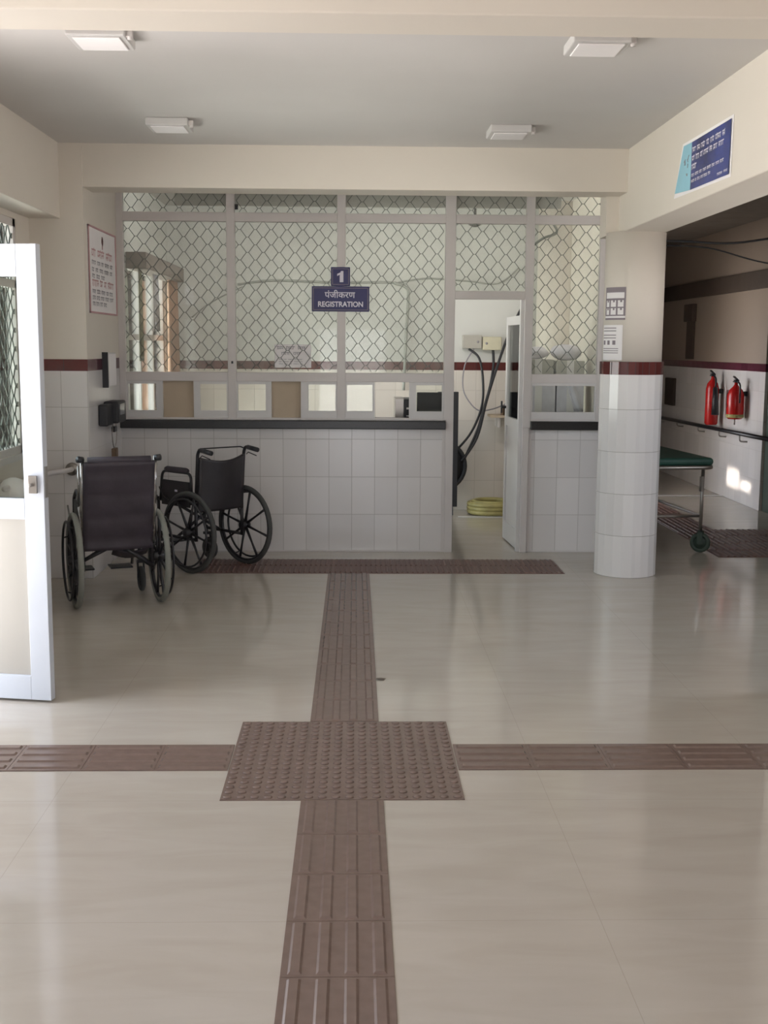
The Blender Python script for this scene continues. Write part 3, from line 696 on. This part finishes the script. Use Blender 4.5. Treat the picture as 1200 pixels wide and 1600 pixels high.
def wheelchair(loc, rz, label, tall):
    root = empty('wheelchair', loc, rz); tag(root, label, 'wheelchair')
    r = .30; xw = .262; fx = .215
    mt = m_chrome if tall else m_blackm; mv = m_vinyl if tall else m_vinylb
    for s in (-1, 1): chair_wheel(root, s * xw, r, s, m_tyrel if tall else m_tyre, m_blackm, 8, .018 if tall else .017)
    # side frames and cross brace
    f = MB()
    for s in (-1, 1):
        x = s * fx
        f.tube(arc([(x, 0, .24), (x, .42, .24), (x, .42, .52)]), .0115)
        f.tube([(x, -.02, .50), (x, .46, .50)], .0115)
        f.cyl((x, 0, r), (s * (xw + .01), 0, r), .012)
        f.tube([(x, -.02, .23), (x, -.02, .52)], .0125)
    f.tube([(-fx, .2, .24), (fx, .2, .49)], .011); f.tube([(fx, .22, .24), (-fx, .22, .49)], .011)
    if tall: f.tube([(-fx, -.03, .30), (.0, -.03, .40)], .012); f.tube([(fx, -.03, .24), (.0, -.03, .40)], .014)
    f.build('frame', m_blackm, root)
    MB().grid(lambda u, v: (-.2 + .4 * u, .0 + .43 * v, .505 - .02 * math.sin(math.pi * u)), 8, 4).build('seat', mv, root, solid=.022)
    zt = .925 if tall else .84; zb = .36 if tall else .44; rc = .13 if tall else .03
    for s in (-1, 1):
        x = s * fx
        yt = -.02 - rc
        if tall: pts = [(x, -.02, .38), (x * 1.02, yt * .6, .7), (x * 1.03, yt, .955)]
        else: pts = arc([(x, -.02, .48), (x, yt, .86), (x, yt - .02, .895), (x, yt - .11, .885)], rr=.035)
        MB().tube(pts, .012).build('back_post', mt, root)
        if tall:
            MB().cyl((x * 1.02, -.05, .40), (x * 1.10, -.05, .66), .008).cyl((x * 1.10, -.05, .64), (x * 1.10, -.10, .90), .007).build('recline_rod', m_chrome, root)
            MB().cyl((x * 1.03, yt, .94), (x * 1.16, yt - .02, .945), .02, 12).build('push_handle', m_black, root)
        else:
            MB().cyl((x, yt - .045, .892), (x, yt - .155, .878), .0175, 12).build('push_handle', m_black, root)
            MB().tube([(x, yt - .03, .84), (x, yt - .05, .855), (x, yt - .14, .835)], .004, 6).build('brake_lever', mt, root)
    hw = fx - .005
    def back(u, v):
        z = zb + (zt - zb) * v; x = -hw + 2 * hw * u
        yy = -.025 - rc * max(0, (z - .40)) / (zt - .40); sag = math.sin(math.pi * u)
        if not tall: z -= .035 * sag * v * v; return (x, yy - .035 * sag * (.4 + .6 * v), z)
        return (x * 1.02, yy - .012 - .012 * sag - .006 * abs(math.sin(v * math.pi * 4)) ** 8 * -1, z)
    MB().grid(back, 14, 24).build('backrest', mv, root, solid=.02)
    if tall:
        MB().cyl((-hw + .02, -.02 - rc - .012, zt + .008), (hw - .02, -.02 - rc - .012, zt + .008), .024, 12).build('top_roll', mv, root)
        MB().grid(lambda u, v: (-.02 + .22 * u, .02 + .08 * v, .36 - .05 * v - .03 * math.sin(3 * u)), 5, 3).build('seat_flap', mv, root, solid=.01)
    else:
        MB().tube(arc([(-fx, -.06, .895), (-fx + .02, -.05, .90), (fx - .03, -.05, .895), (fx, -.055, .88)]), .005, 6).build('spreader_bar', mt, root)
        MB().cyl((fx + .012, -.045, .83), (fx + .01, 0, .33), .0045, 6).build('cable', mt, root)
    for s in (-1, 1):
        x = s * (fx + .012)
        a = MB()
        if tall: a.tube(arc([(x, .02, .48), (x, .03, .70), (x, .09, .735), (x, .22, .67), (x, .24, .48)], rr=.04), .0105)
        else: a.tube(arc([(x, .01, .50), (x, .015, .72), (x, .35, .72), (x, .38, .50)], rr=.05), .0105)
        ar = a.build('armrest', m_blackm, root)
        if not tall: MB().tube([(x, .05, .735), (x, .07, .737), (x, .29, .737), (x, .31, .733)], [.015, .02, .02, .015], 10).build('arm_pad', m_vinyl, ar)
        MB().box(x - .004, x + .004, .03, .36 if not tall else .22, .47, .655 if not tall else .66).build('side_panel', m_vinylb if not tall else m_tyre, root)
    for s in (-1, 1):
        x = s * fx
        h = MB().tube(arc([(x, .44, .52), (x, .52, .50), (x * .95, .64, .14)], rr=.06), .0105)
        hg = h.build('footrest', mt, root)
        MB().box(min(x * .95, x * .25), max(x * .95, x * .25), .60, .74, .115, .127).build('foot_plate', m_black, hg, bevel=.004)
        k = MB().cyl((x, .40, .26), (x, .40, .19), .012); k.tube([(x + .02, .385, .20), (x + .02, .36, .09)], .007); k.tube([(x - .02, .385, .20), (x - .02, .36, .09)], .007); k.box(x - .025, x + .025, .37, .41, .19, .21)
        ck = k.build('caster', m_blackm, root)
        MB().torus((x, .36, .086), .068, .017, 'x', 24, 8).lathe([(.055, -.006), (.055, .006)], (x, .36, .086), 20, 0, 'x').build('caster_wheel', m_tyre, ck)
        MB().tube([(s * (fx + .02), .28, .51), (s * (fx + .03), .33, .53), (s * (fx + .035), .36, .60)], .006, 6).build('brake', mt, root)
    if not tall:
        MB().box(fx * -1 - .018, fx * -1 - .0165, .17, .20, .575, .59).build('sticker', m_white, root)
    return root
wheelchair((-1.495, 7.29, 0), R(21), 'reclining wheelchair with tall dark maroon back and worn grey tyres, nearest the open door', True)
wheelchair((-1.005, 8.50, 0), R(46), 'black folding wheelchair with push handles and spoked wheels beside the counter', False)

# ------------------------------------------------------------------ corridor: trolley, extinguishers, handrail
tr = empty('stretcher_trolley', (2.84, 9.12, 0), R(6)); tag(tr, 'green topped stretcher trolley on wheels standing in the corridor behind the column', 'trolley')
L, Wd = 1.75, .58
b = MB()
def matt(u, v): return (0, 0, 0)
pts = arc([(0, L, .70), (0, 0, .70), (-Wd, 0, .70), (-Wd, L, .70)], rr=.09)
MB().tube(pts + [pts[0]], .017, 10).build('top_frame', m_steel, tr)
b = MB(); b.box(-Wd + .0, 0, 0, L, .715, .775); b.build('mattress', m_green, tr, bevel=.028, seg=3)
MB().box(-Wd + .03, -.03, .03, L - .03, .695, .712).build('deck', m_dkgreen, tr)
for x in (-.05, -Wd + .05):
    for y in (.10, L - .12):
        MB().cyl((x, y, .69), (x, y, .17), .014, 10).build('leg', m_steel, tr)
        c = MB(); bx0 = len(c.v); c.torus((x + .01, y, .082), .064, .018, 'x', 24, 8); c.lathe([(.06, -.008), (.06, .008)], (x + .01, y, .082), 20, 0, 'x'); c.box(x - .018, x - .010, y - .02, y + .02, .07, .18); c.box(x + .03, x + .036, y - .02, y + .02, .07, .18); c.box(x - .018, x + .036, y - .02, y + .02, .165, .18)
        ca, sa = math.cos(R(58)), math.sin(R(58)); c.v = [(x + (a - x) * ca - (b_ - y) * sa, y + (a - x) * sa + (b_ - y) * ca, z_) for a, b_, z_ in c.v]
        c.build('caster', m_dkgreen, tr)
b = MB(); b.tube([(-.05, .10, .30), (-.05, L - .12, .30), (-Wd + .05, L - .12, .30), (-Wd + .05, .10, .30)], .012, 8, closed=True); b.build('lower_rail', m_steel, tr)
MB().box(-.075, -.055, .06, .10, .50, .62).build('crank_bracket', m_steel, tr)
hr2 = empty('corridor_handrail', (XR, 13.7, .75)); tag(hr2, 'long dark handrail along the corridor wall under the fire extinguishers', 'handrail')
MB().cyl((-.08, -2.7, .01), (-.08, 2.3, -.03), .022, 10).build('rail', m_blackm, hr2)
for y in (-1.6, -.9, -.1, .8, 1.7):
    MB().tube(arc([(-.08, y, -.02), (-.08, y, -.08), (-.0, y, -.085)], rr=.03), .009).build('bracket', m_steel, hr2)
def extinguisher(y, z, h, r, label, co2):
    t = empty('fire_extinguisher', (XR - .12, y, z)); tag(t, label, 'fire extinguisher')
    MB().lathe([(r * .8, 0), (r, .02), (r, h - .10), (r * .8, h - .04), (r * .35, h), (.018, h + .02), (.018, h + .04)], (0, 0, 0), 24).build('cylinder', m_fire, t)
    v = MB(); v.box(-.02, .02, -.03, .03, h + .04, h + .07); v.bar((0, -.03, h + .07), (0, .09, h + .10), .02, .012); v.bar((0, -.02, h + .05), (0, .09, h + .045), .02, .01); v.build('valve', m_black, t)
    if co2:
        MB().tube(arc([(0, -.03, h + .05), (0, -.12, h + .02), (-.01, -.14, h - .1)], rr=.05), .010).build('hose', m_black, t)
        MB().cyl((-.01, -.14, h - .08), (-.01, -.17, .12), .026, 12, r2=.042).build('horn', m_black, t)
    else:
        MB().tube(arc([(0, -.03, h + .05), (0, -.13, h + .03), (0, -.135, h * .5)], rr=.05), .009).build('hose', m_black, t)
        MB().lathe([(r + .001, .15), (r + .001, h - .13)], (0, 0, 0), 24).build('paper_label', m_bluep, t) if False else None
        def fn(u, vv):
            a = R(195 + 60 * u) ; return ((r + .002) * math.cos(a), (r + .002) * -math.sin(a), .13 + .17 * vv)
        MB().grid(fn, 6, 1).build('paper_label', m_white, t)
        MB().lathe([(r + .0015, .015), (r + .0015, .05)], (0, 0, 0), 24).build('yellow_ring', m_yellow, t)
        MB().cyl((0, 0, .0), (0, 0, -.06), .008).build('nozzle', m_steel, t)
    MB().box(.05, .12, -.015, .015, h * .7, h * .7 + .05).build('bracket', m_black, t)
extinguisher(12.98, .785, .50, .072, 'tall slim red fire extinguisher with black horn on the corridor wall', True)
extinguisher(12.17, .90, .34, .088, 'short wide red fire extinguisher with paper label on the corridor wall', False)
# corridor cables
def cable(name, pts, r, label, m, cat='cable'):
    t = MB().tube(smooth(pts), r, 6).build(name, m); return tag(t, label, cat)
def smooth(pts, n=6):
    P_ = [Vector(p) for p in pts]; out = []
    for i in range(len(P_) - 1):
        p0, p1, p2, p3 = P_[max(i - 1, 0)], P_[i], P_[i + 1], P_[min(i + 2, len(P_) - 1)]
        for k in range(n):
            t = k / n; out.append(.5 * ((2 * p1) + (-p0 + p2) * t + (2 * p0 - 5 * p1 + 4 * p2 - p3) * t * t + (-p0 + 3 * p1 - 3 * p2 + p3) * t ** 3))
    out.append(P_[-1]); return out
cable('hanging_cable', [(2.15, 9.4, 2.48), (2.6, 9.4, 2.47), (3.0, 9.4, 2.46), (3.5, 9.4, 2.52), (4.1, 9.4, 2.50)], .009, 'thick black cable slung across the corridor below the ceiling', m_black)
cable('hanging_cable', [(2.45, 9.43, 2.44), (2.8, 9.4, 2.42), (3.2, 9.4, 2.32), (3.6, 9.4, 2.26), (4.1, 9.4, 2.22)], .006, 'thin black cable drooping from the thick one across the corridor', m_black)
ex = empty('wall_box', (XR, 14.3, 1.5)); tag(ex, 'narrow dark box and conduit on the corridor wall above the band', 'wall box')
MB().box(-.06, 0, -.18, .18, .45, .66).build('box', m_dkbrown, ex, bevel=.01); MB().box(-.03, 0, -.14, .14, 0, .45).build('conduit', m_dkbrown, ex, bevel=.005)
cb = MB().box(XR - .04, XR, 14.9, 15.3, .9, 1.25).build('wall_cabinet', m_dkbrown, bevel=.008); tag(cb, 'small brown box on the corridor wall beside the column edge', 'wall box')

bl = empty('added_fill_batten', (.1, 9.33, 2.78)); tag(bl, 'long white batten housing added out of view for the office fill light', 'lamp')  # housing added to go with the unseen office fill lamp
MB().box(-1.5, 1.5, -.03, .03, .0, .05).build('housing', m_aluw, bl, bevel=.004); MB().box(-1.5, 1.5, -.03, -.025, -.08, 0).build('added_batten_reflector', m_aluw, bl)
for x_ in (-1.2, 1.2): MB().cyl((x_, 0, .05), (x_, 0, H - 2.78), .006).build('added_batten_hanger', m_alu, bl)

# ------------------------------------------------------------------ office contents
dk = empty('office_desk', (-.3, 9.95, 0)); tag(dk, 'plain office desk behind the registration counter', 'desk')
MB().box(-1.3, 1.0, -.25, .35, .72, .75).build('top', m_tan, dk, bevel=.004)
for x in (-1.27, .95):
    for y in (-.22, .30): MB().box(x, x + .04, y, y + .04, 0, .72).build('leg', m_brown, dk)
pc = empty('computer_tower', (.41, 9.95, .75)); tag(pc, 'grey and black computer tower seen through the open counter hatch', 'computer')
MB().box(-.075, .0, -.15, .22, 0, .45).build('side_panel', m_steel, pc, bevel=.004); MB().box(0, .09, -.16, .22, 0, .445).build('front_panel', m_black, pc, bevel=.006)
MB().box(.02, .07, -.163, -.16, .36, .375).box(.02, .07, -.163, -.16, .30, .31).build('drive_slot', m_aluw, pc)
mo = empty('monitor', (.66, 9.85, .75)); tag(mo, 'black computer monitor behind the last small counter window', 'monitor')
MB().box(-.14, .14, -.015, .02, .26, .50).build('screen', m_black, mo, bevel=.006); MB().cyl((0, .02, .0), (0, .02, .3), .02).build('stand', m_black, mo); MB().box(-.1, .1, -.06, .1, 0, .015).build('base', m_black, mo, bevel=.004)
MB().box(-.125, .125, -.018, -.015, .30, .36).build('panel', m_tyre, mo)
# window dressing
pe = MB().box(XP + .001, -1.67, 9.55, 11.62, 2.235, 2.365).build('curtain_pelmet', mat('brown_pelmet', '8a7f79', .8), bevel=.005); tag(pe, 'grey brown pelmet box over the office window', 'pelmet')
def curtain(y0, y1, z0, z1, m, label, amp=.03, nf=5, x=-1.74):
    def fn(u, v): return (x + amp * math.sin(u * math.pi * 2 * nf) * (1 - .4 * v), y0 + (y1 - y0) * u, z0 + (z1 - z0) * v)
    o = MB().grid(fn, nf * 8, 4).build('curtain', m, solid=.004); tag(o, label, 'curtain'); return o
curtain(11.1, 11.6, .85, 2.23, m_orange, 'orange brown curtain at the inner end of the office window', .035, 5)
curtain(10.25, 10.5, 1.75, 2.23, m_grey, 'grey curtain bunched short in the middle of the office window', .025, 3)
curtain(9.60, 9.72, 1.5, 2.23, mat('olive_curtain', '8d8c70', .9), 'narrow olive curtain at the near end of the office window', .015, 2)
# cables and boxes on the back wall
YB = 11.65
cable('wall_conduit', [(-1.15, YB - .02, 2.22), (-.8, YB - .02, 2.26), (-.2, YB - .02, 2.245), (.3, YB - .02, 2.25), (.42, YB - .02, 2.24)], .011, 'grey cable running level across the office back wall', m_pvc)
cable('wall_conduit', [(.38, YB - .04, 2.245), (.5, YB - .03, 2.20), (.52, YB - .03, 2.1), (.50, YB - .03, 1.7), (.48, YB - .03, 1.2)], .014, 'grey cable dropping down the office back wall beside the mullion', m_pvc)
cable('wall_conduit', [(.42, YB - .03, 2.25), (.7, YB - .03, 2.29), (1.1, YB - .02, 2.27), (1.4, YB - .02, 2.25), (1.6, YB - .02, 2.4)], .008, 'thin grey cable crossing above the office doorway', m_pvc)
cable('wall_conduit', [(-1.6, YB - .02, 1.9), (-1.4, YB - .02, 2.05), (-1.1, YB - .02, 2.20)], .006, 'thin cable sagging beside the orange curtain', m_pvc)
cable('wall_conduit', [(1.62, 10.9, 2.55), (1.72, 10.9, 2.62), (1.85, 10.95, 2.68), (1.80, 10.97, 2.78)], .012, 'dark cable loop on the office column', m_wire)
def jbox(x0, x1, z0, z1, m, label):
    t = empty('junction_box', ((x0 + x1) / 2, YB, (z0 + z1) / 2)); tag(t, label, 'junction box'); hw, hh = (x1 - x0) / 2, (z1 - z0) / 2
    MB().box(-hw, hw, -.07, 0, -hh, hh).build('box', m, t, bevel=.006); MB().cyl((hw * .6 if x0 < 1.2 else -hw * .6, -.072, 0), (hw * .6 if x0 < 1.2 else -hw * .6, -.07, 0), .012).build('lock', m_ink, t)
jbox(1.055, 1.245, 1.615, 1.745, m_box, 'grey junction box on the office wall, cables hanging from it')
jbox(1.255, 1.44, 1.60, 1.73, m_boxc, 'cream junction box on the office wall beside the grey one')
cl = []
cs = [([(1.12, YB - .05, 1.61), (1.22, YB - .08, 1.52), (1.26, YB - .1, 1.3), (1.25, YB - .12, 1.05), (1.15, YB - .15, .8), (1.0, YB - .2, .62)], .012, 'black cable from the grey junction box curving down to the coil'),
      ([(1.17, YB - .05, 1.61), (1.08, YB - .08, 1.45), (1.07, YB - .1, 1.2), (1.2, YB - .12, 1.02), (1.35, YB - .1, 1.02), (1.5, YB - .1, 1.08)], .007, 'thin grey cable looping beneath the grey junction box'),
      ([(1.36, YB - .05, 1.60), (1.36, YB - .1, 1.45), (1.33, YB - .12, 1.25), (1.26, YB - .14, 1.0), (1.2, YB - .17, .8), (1.06, YB - .22, .5)], .013, 'black cable dropping from the cream junction box to the coil'),
      ([(1.62, YB - .1, 2.0), (1.5, YB - .12, 1.75), (1.38, YB - .14, 1.4), (1.29, YB - .16, 1.1), (1.2, YB - .2, .75), (1.05, YB - .25, .52)], .014, 'thick black cable slanting down from behind the office door')]
for p, r, lb in cs: cable('power_cable', p, r, lb, m_black if r > .01 else m_ink)
bd = MB().box(.80, 1.0, 11.30, 11.335, .08, 1.20).build('black_board', m_black, bevel=.004); bd2 = bd
tag(bd, 'tall black board standing just inside the office doorway', 'board')
MB().box(.85, .96, 11.28, 11.35, 0, .08).build('foot', m_black).parent = bd
b = MB()
for k in range(5): b.torus((.85, 11.42 + .018 * k, .47), .235 - .012 * (k % 3), .02, 'y', 36, 8)
b.lathe([(.21, 11.41), (.21, 11.49)], (.85, 0, .47), 36, 0, 'y'); tag(b.build('cable_coil', m_black), 'round black coil of cable behind the black board', 'coil')
b = MB()
for k in range(6): b.torus((1.34 + .012 * (k % 2), 11.39, .03 + .022 * (k % 3 * 2) * .8), .21 - .03 * (k % 2), .026, 'z', 36, 8)
b.torus((1.34, 11.39, .12), .17, .024, 'z', 36, 8)
tag(b.build('hose_coil', m_yellow), 'flat coil of yellow hose on the office floor by the wall', 'coil')
sh = empty('wall_shelf', (1.6, YB, .97)); tag(sh, 'small wall shelf holding brown files behind the office door', 'shelf')
MB().box(-.28, .38, -.30, 0, -.02, 0).build('board', m_tan, sh)
MB().box(-.2, -.18, -.25, 0, -.12, -.02).build('bracket', m_alu, sh)
for k in range(5):
    o = MB().box(-.1, .1, -.012, .012, 0, .09).build('file_folder', m_brown, bevel=.003); o.location = (1.47 + .05 * k, YB - .14, .972); o.rotation_euler = (0, 0, R(70)); tag(o, 'brown file folder standing in the row on the small office shelf', 'file', 'brown files on the office shelf')
# cartons and bundles seen through the small right window bay
st = empty('side_table', (1.66, 9.9, 0)); tag(st, 'small table under the pale cartons in the office', 'table')
MB().box(-.30, .28, -.2, .3, .80, .83).build('top', m_tan, st)
for x in (-.28, .24):
    for y in (-.18, .26): MB().box(x, x + .03, y, y + .03, 0, .80).build('leg', m_brown, st)
def carton(x0, x1, z0, z1, m, label, y=9.85):
    t = empty('carton', ((x0 + x1) / 2, y, z0)); tag(t, label, 'carton'); hw = (x1 - x0) / 2
    MB().box(-hw, hw, 0, .30, 0, z1 - z0).build('box', m, t, bevel=.006); MB().box(-.03, .03, -.002, .302, 0, z1 - z0 + .001).build('tape', m_paper, t)
carton(1.40, 1.69, .83, 1.40, m_bag, 'tall pale carton on the side table next to the office door')
carton(1.70, 1.93, .83, 1.38, m_bag, 'pale carton on the side table next to the office column')
carton(1.41, 1.67, 1.40, 1.53, m_box, 'grey low carton topping the tall pale one')
carton(1.69, 1.93, 1.385, 1.52, m_box, 'grey low carton topping the pale one next to the column')
def bundle(x, z, rx, rz, label, seed, y=10.0):
    rd = random.Random(seed); ph = [rd.uniform(0, 6) for _ in range(4)]
    def fn(u, v):
        a = 2 * math.pi * u; t = math.pi * v; k = 1 + .07 * math.sin(3 * a + ph[0]) * math.sin(t) + .05 * math.sin(7 * a + ph[1] + 3 * t)
        return (rx * k * math.sin(t) * math.cos(a), .12 * k * math.sin(t) * math.sin(a), rz * (1 - math.cos(t)) * .5 * k)
    o = MB().grid(fn, 28, 14).build('cloth_bundle', m_bag); o.location = (x, y, z); tag(o, label, 'bundle')
bundle(1.54, 1.532, .10, .10, 'white cloth bundle on the cartons, smaller one next to the door', 1)
bundle(1.80, 1.522, .13, .13, 'white cloth bundle on the cartons, larger one by the column', 2)
o = MB().grid(lambda u, v: (1.76 + .07 * u + .09 * (1 - v), 9.80 + .012 * math.sin(8 * u), 1.10 + .26 * v), 8, 6).build('folded_cloth', m_bag, solid=.008); tag(o, 'white cloth hanging down over the front of the pale carton', 'cloth')
# tube lights on the office ceiling
def tube_light(x, y, label, m):
    t = empty('tube_light', (x, y, H)); tag(t, label, 'tube light', 'office tube lights')
    MB().box(-.62, .62, -.04, .04, -.05, 0).build('batten', m_aluw, t, bevel=.004); MB().cyl((-.58, 0, -.07), (.58, 0, -.07), .014, 10).build('tube', m, t)
    for s in (-1, 1): MB().box(s * .6 - .015, s * .6 + .015, -.02, .02, -.09, -.04).build('holder', m_aluw, t)
tube_light(.1, 10.75, 'lit tube light on the office ceiling above the registration sign', m_lamp)
fan = MB(); fan.lathe([(.02, H), (.05, H - .02), (.05, H - .05), (.012, H - .06), (.012, H - .16), (.06, H - .18), (.06, H - .22), (.02, H - .24)], (1.1, 11.0, 0), 16); tag(fan.build('ceiling_hook', m_tyre), 'dark ceiling hook with a small canopy above the office door', 'hook')
